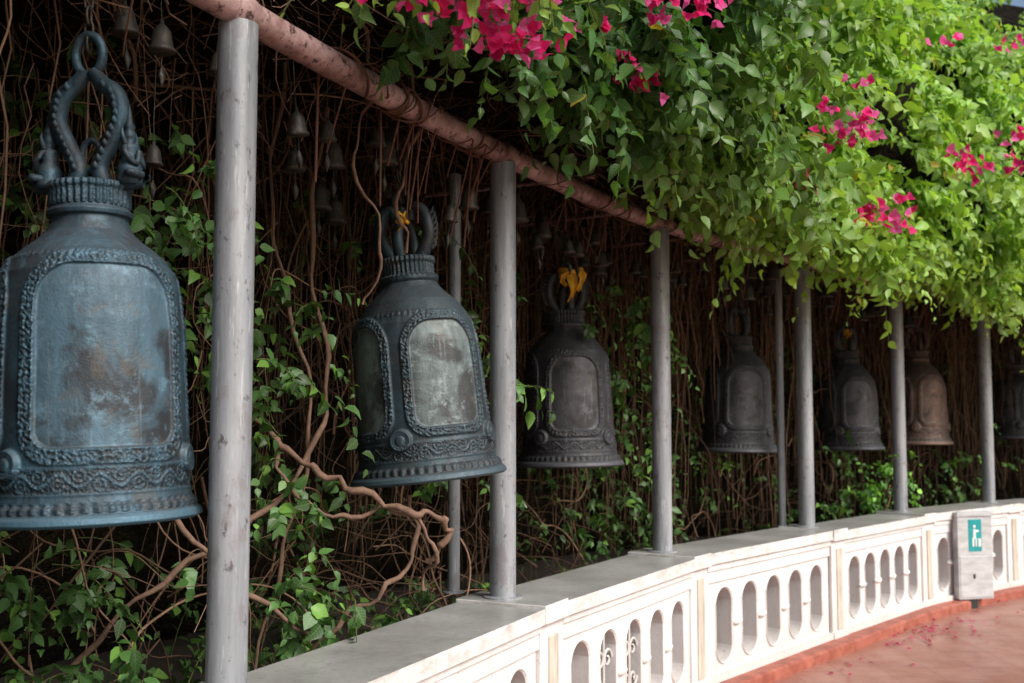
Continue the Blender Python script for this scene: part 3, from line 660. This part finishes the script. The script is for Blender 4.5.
# ---------------------------------------------------------------- thicket leaves
def col_th(a):
    def f(n,K,t):
        c=np.array([.045,.11,.028])*a*R.uniform(.45,1.4,(n,K,1)); lt=R.random((n,K,1))<.16
        return np.where(lt,np.array([.11,.23,.04])*a*R.uniform(.8,1.3,(n,K,1)),c)
    return f
th_=bpy.data.objects.new('climbing_vine_plants',None); link(th_)
n=950; s=R.uniform(-.6,8,n); z=R.uniform(.35,3.0,n); keep=(np.sin(s*3.1+z*2)+np.sin(s*1.3-z*3.1+1)+.5*np.sin(s*7+z*5))>(-.1+ .4*(z>1.9))
s=s[keep];z=z[keep];n=len(s); O=P3(s,R.uniform(-1.6,-1.0,n),z); nn=path(s)[2]; OUT=norm(np.concatenate([nn,np.full((n,1),.1)],1)+R.normal(size=(n,3))*.6)
sprays(O,OUT,R.uniform(.2,.5,n),11,R.uniform(.3,1,n),R.uniform(.05,.095,n),col_th(1.0),False,'background_leaves',M_leaf2,th_,100)
n=420; s=R.uniform(-.8,8,n); O=P3(s,R.uniform(-1.3,-.38,n),R.uniform(.4,.66,n)); OUT=norm(R.normal(size=(n,3))*.7+UP*.9)
sprays(O,OUT,R.uniform(.15,.34,n),10,R.uniform(.2,.8,n),R.uniform(.05,.10,n),col_th(.95),True,'low_growth',M_leaf2,th_,100)
pat=[(-1.22,3.75,2.22,.17,16,1.5),(-1.1,3.6,2.32,.12,12,1.7),(-1.05,3.7,2.0,.12,9,1.3),(-.98,4.3,1.95,.15,12,1.3),(-.88,4.3,2.05,.12,10,1.4),(-.9,4.2,1.55,.16,12,1.2),(-.85,4.2,1.15,.2,14,1.4),(-.95,4.1,.95,.2,16,1.5),
 (-.75,4.3,.85,.16,12,1.3),(-.8,4.4,.65,.15,10,1.2),(-1.45,3.7,.95,.12,9,1.2),(-1.6,3.6,.7,.2,14,1.4),(-1.35,3.6,.72,.15,12,1.9),(-1.75,3.8,.95,.15,8,1.2),(-.33,5.15,2.1,.12,8,1.0),(-.1,5.3,1.9,.12,8,1.1),(.02,5.2,1.75,.06,4,1.6),(-.5,5.2,2.3,.15,10,1.0),
 (.45,6.55,2.2,.12,8,1.2),(.75,7.2,1.95,.2,22,1.6),(.85,7.3,2.2,.17,16,1.6),(.65,7.2,1.7,.2,16,1.5),(.7,7.1,1.45,.2,16,1.3),(.4,7.2,1.15,.25,18,1.2),(.9,7.6,1.1,.3,20,1.2),(3.3,10.4,1.1,.2,26,3.4),(3.4,10.3,.95,.2,20,3.4),(2.6,9.6,1.0,.3,18,1.4),(4.7,11.6,1.1,.3,20,1.8),(-.2,5.4,1.3,.2,12,1.0),(-2.0,4.2,2.6,.25,16,1.0),(-1.5,4.0,2.75,.2,12,.9),(-1.75,3.9,2.5,.15,8,1.2)]
for (x,y,z,r,n,a) in pat:
    O=np.array([x,y,z])+R.normal(size=(n,3))*r*.8; OUT=norm(R.normal(size=(n,3))*.6+np.array([.35,-.4,.1]))
    sprays(O,OUT,R.uniform(.1,.26,n),8,R.uniform(.3,1,n),R.uniform(.055,.09,n),col_th(a),True,'leaf_patch',M_leaf2,th_,4)
# ---------------------------------------------------------------- light and camera
w=bpy.data.worlds.new('World'); scene.world=w; w.use_nodes=True; nt=w.node_tree
bg=nt.nodes['Background']; sky=nt.nodes.new('ShaderNodeTexSky'); sky.sky_type='NISHITA'; sky.sun_disc=False
sd=Vector((.64,-.54,.68)).normalized(); el=math.asin(sd.z); az=math.atan2(sd.x,sd.y)
sky.sun_elevation=el; sky.sun_rotation=az; sky.dust_density=4.0; sky.air_density=1.0
nt.links.new(sky.outputs[0],bg.inputs[0]); bg.inputs[1].default_value=.15
sl=bpy.data.lights.new('sun','SUN'); sl.energy=3.7; sl.angle=math.radians(30); sl.color=(1,.98,.95)
so=bpy.data.objects.new('sun',sl); link(so); so.rotation_euler=(-sd).to_track_quat('-Z','Y').to_euler()
cam=bpy.data.cameras.new('camera'); co=bpy.data.objects.new('camera',cam); link(co)
cam.sensor_width=36; cam.lens=38.67; cam.clip_end=2000; cam.clip_start=.05
co.location=(0,0,1.6); co.rotation_euler=(math.radians(90+4.2),0,0)
cam.dof.use_dof=True; cam.dof.focus_distance=4.0; cam.dof.aperture_fstop=3.2
scene.camera=co
scene.view_settings.view_transform='Standard'; scene.view_settings.look='None'; scene.view_settings.exposure=0
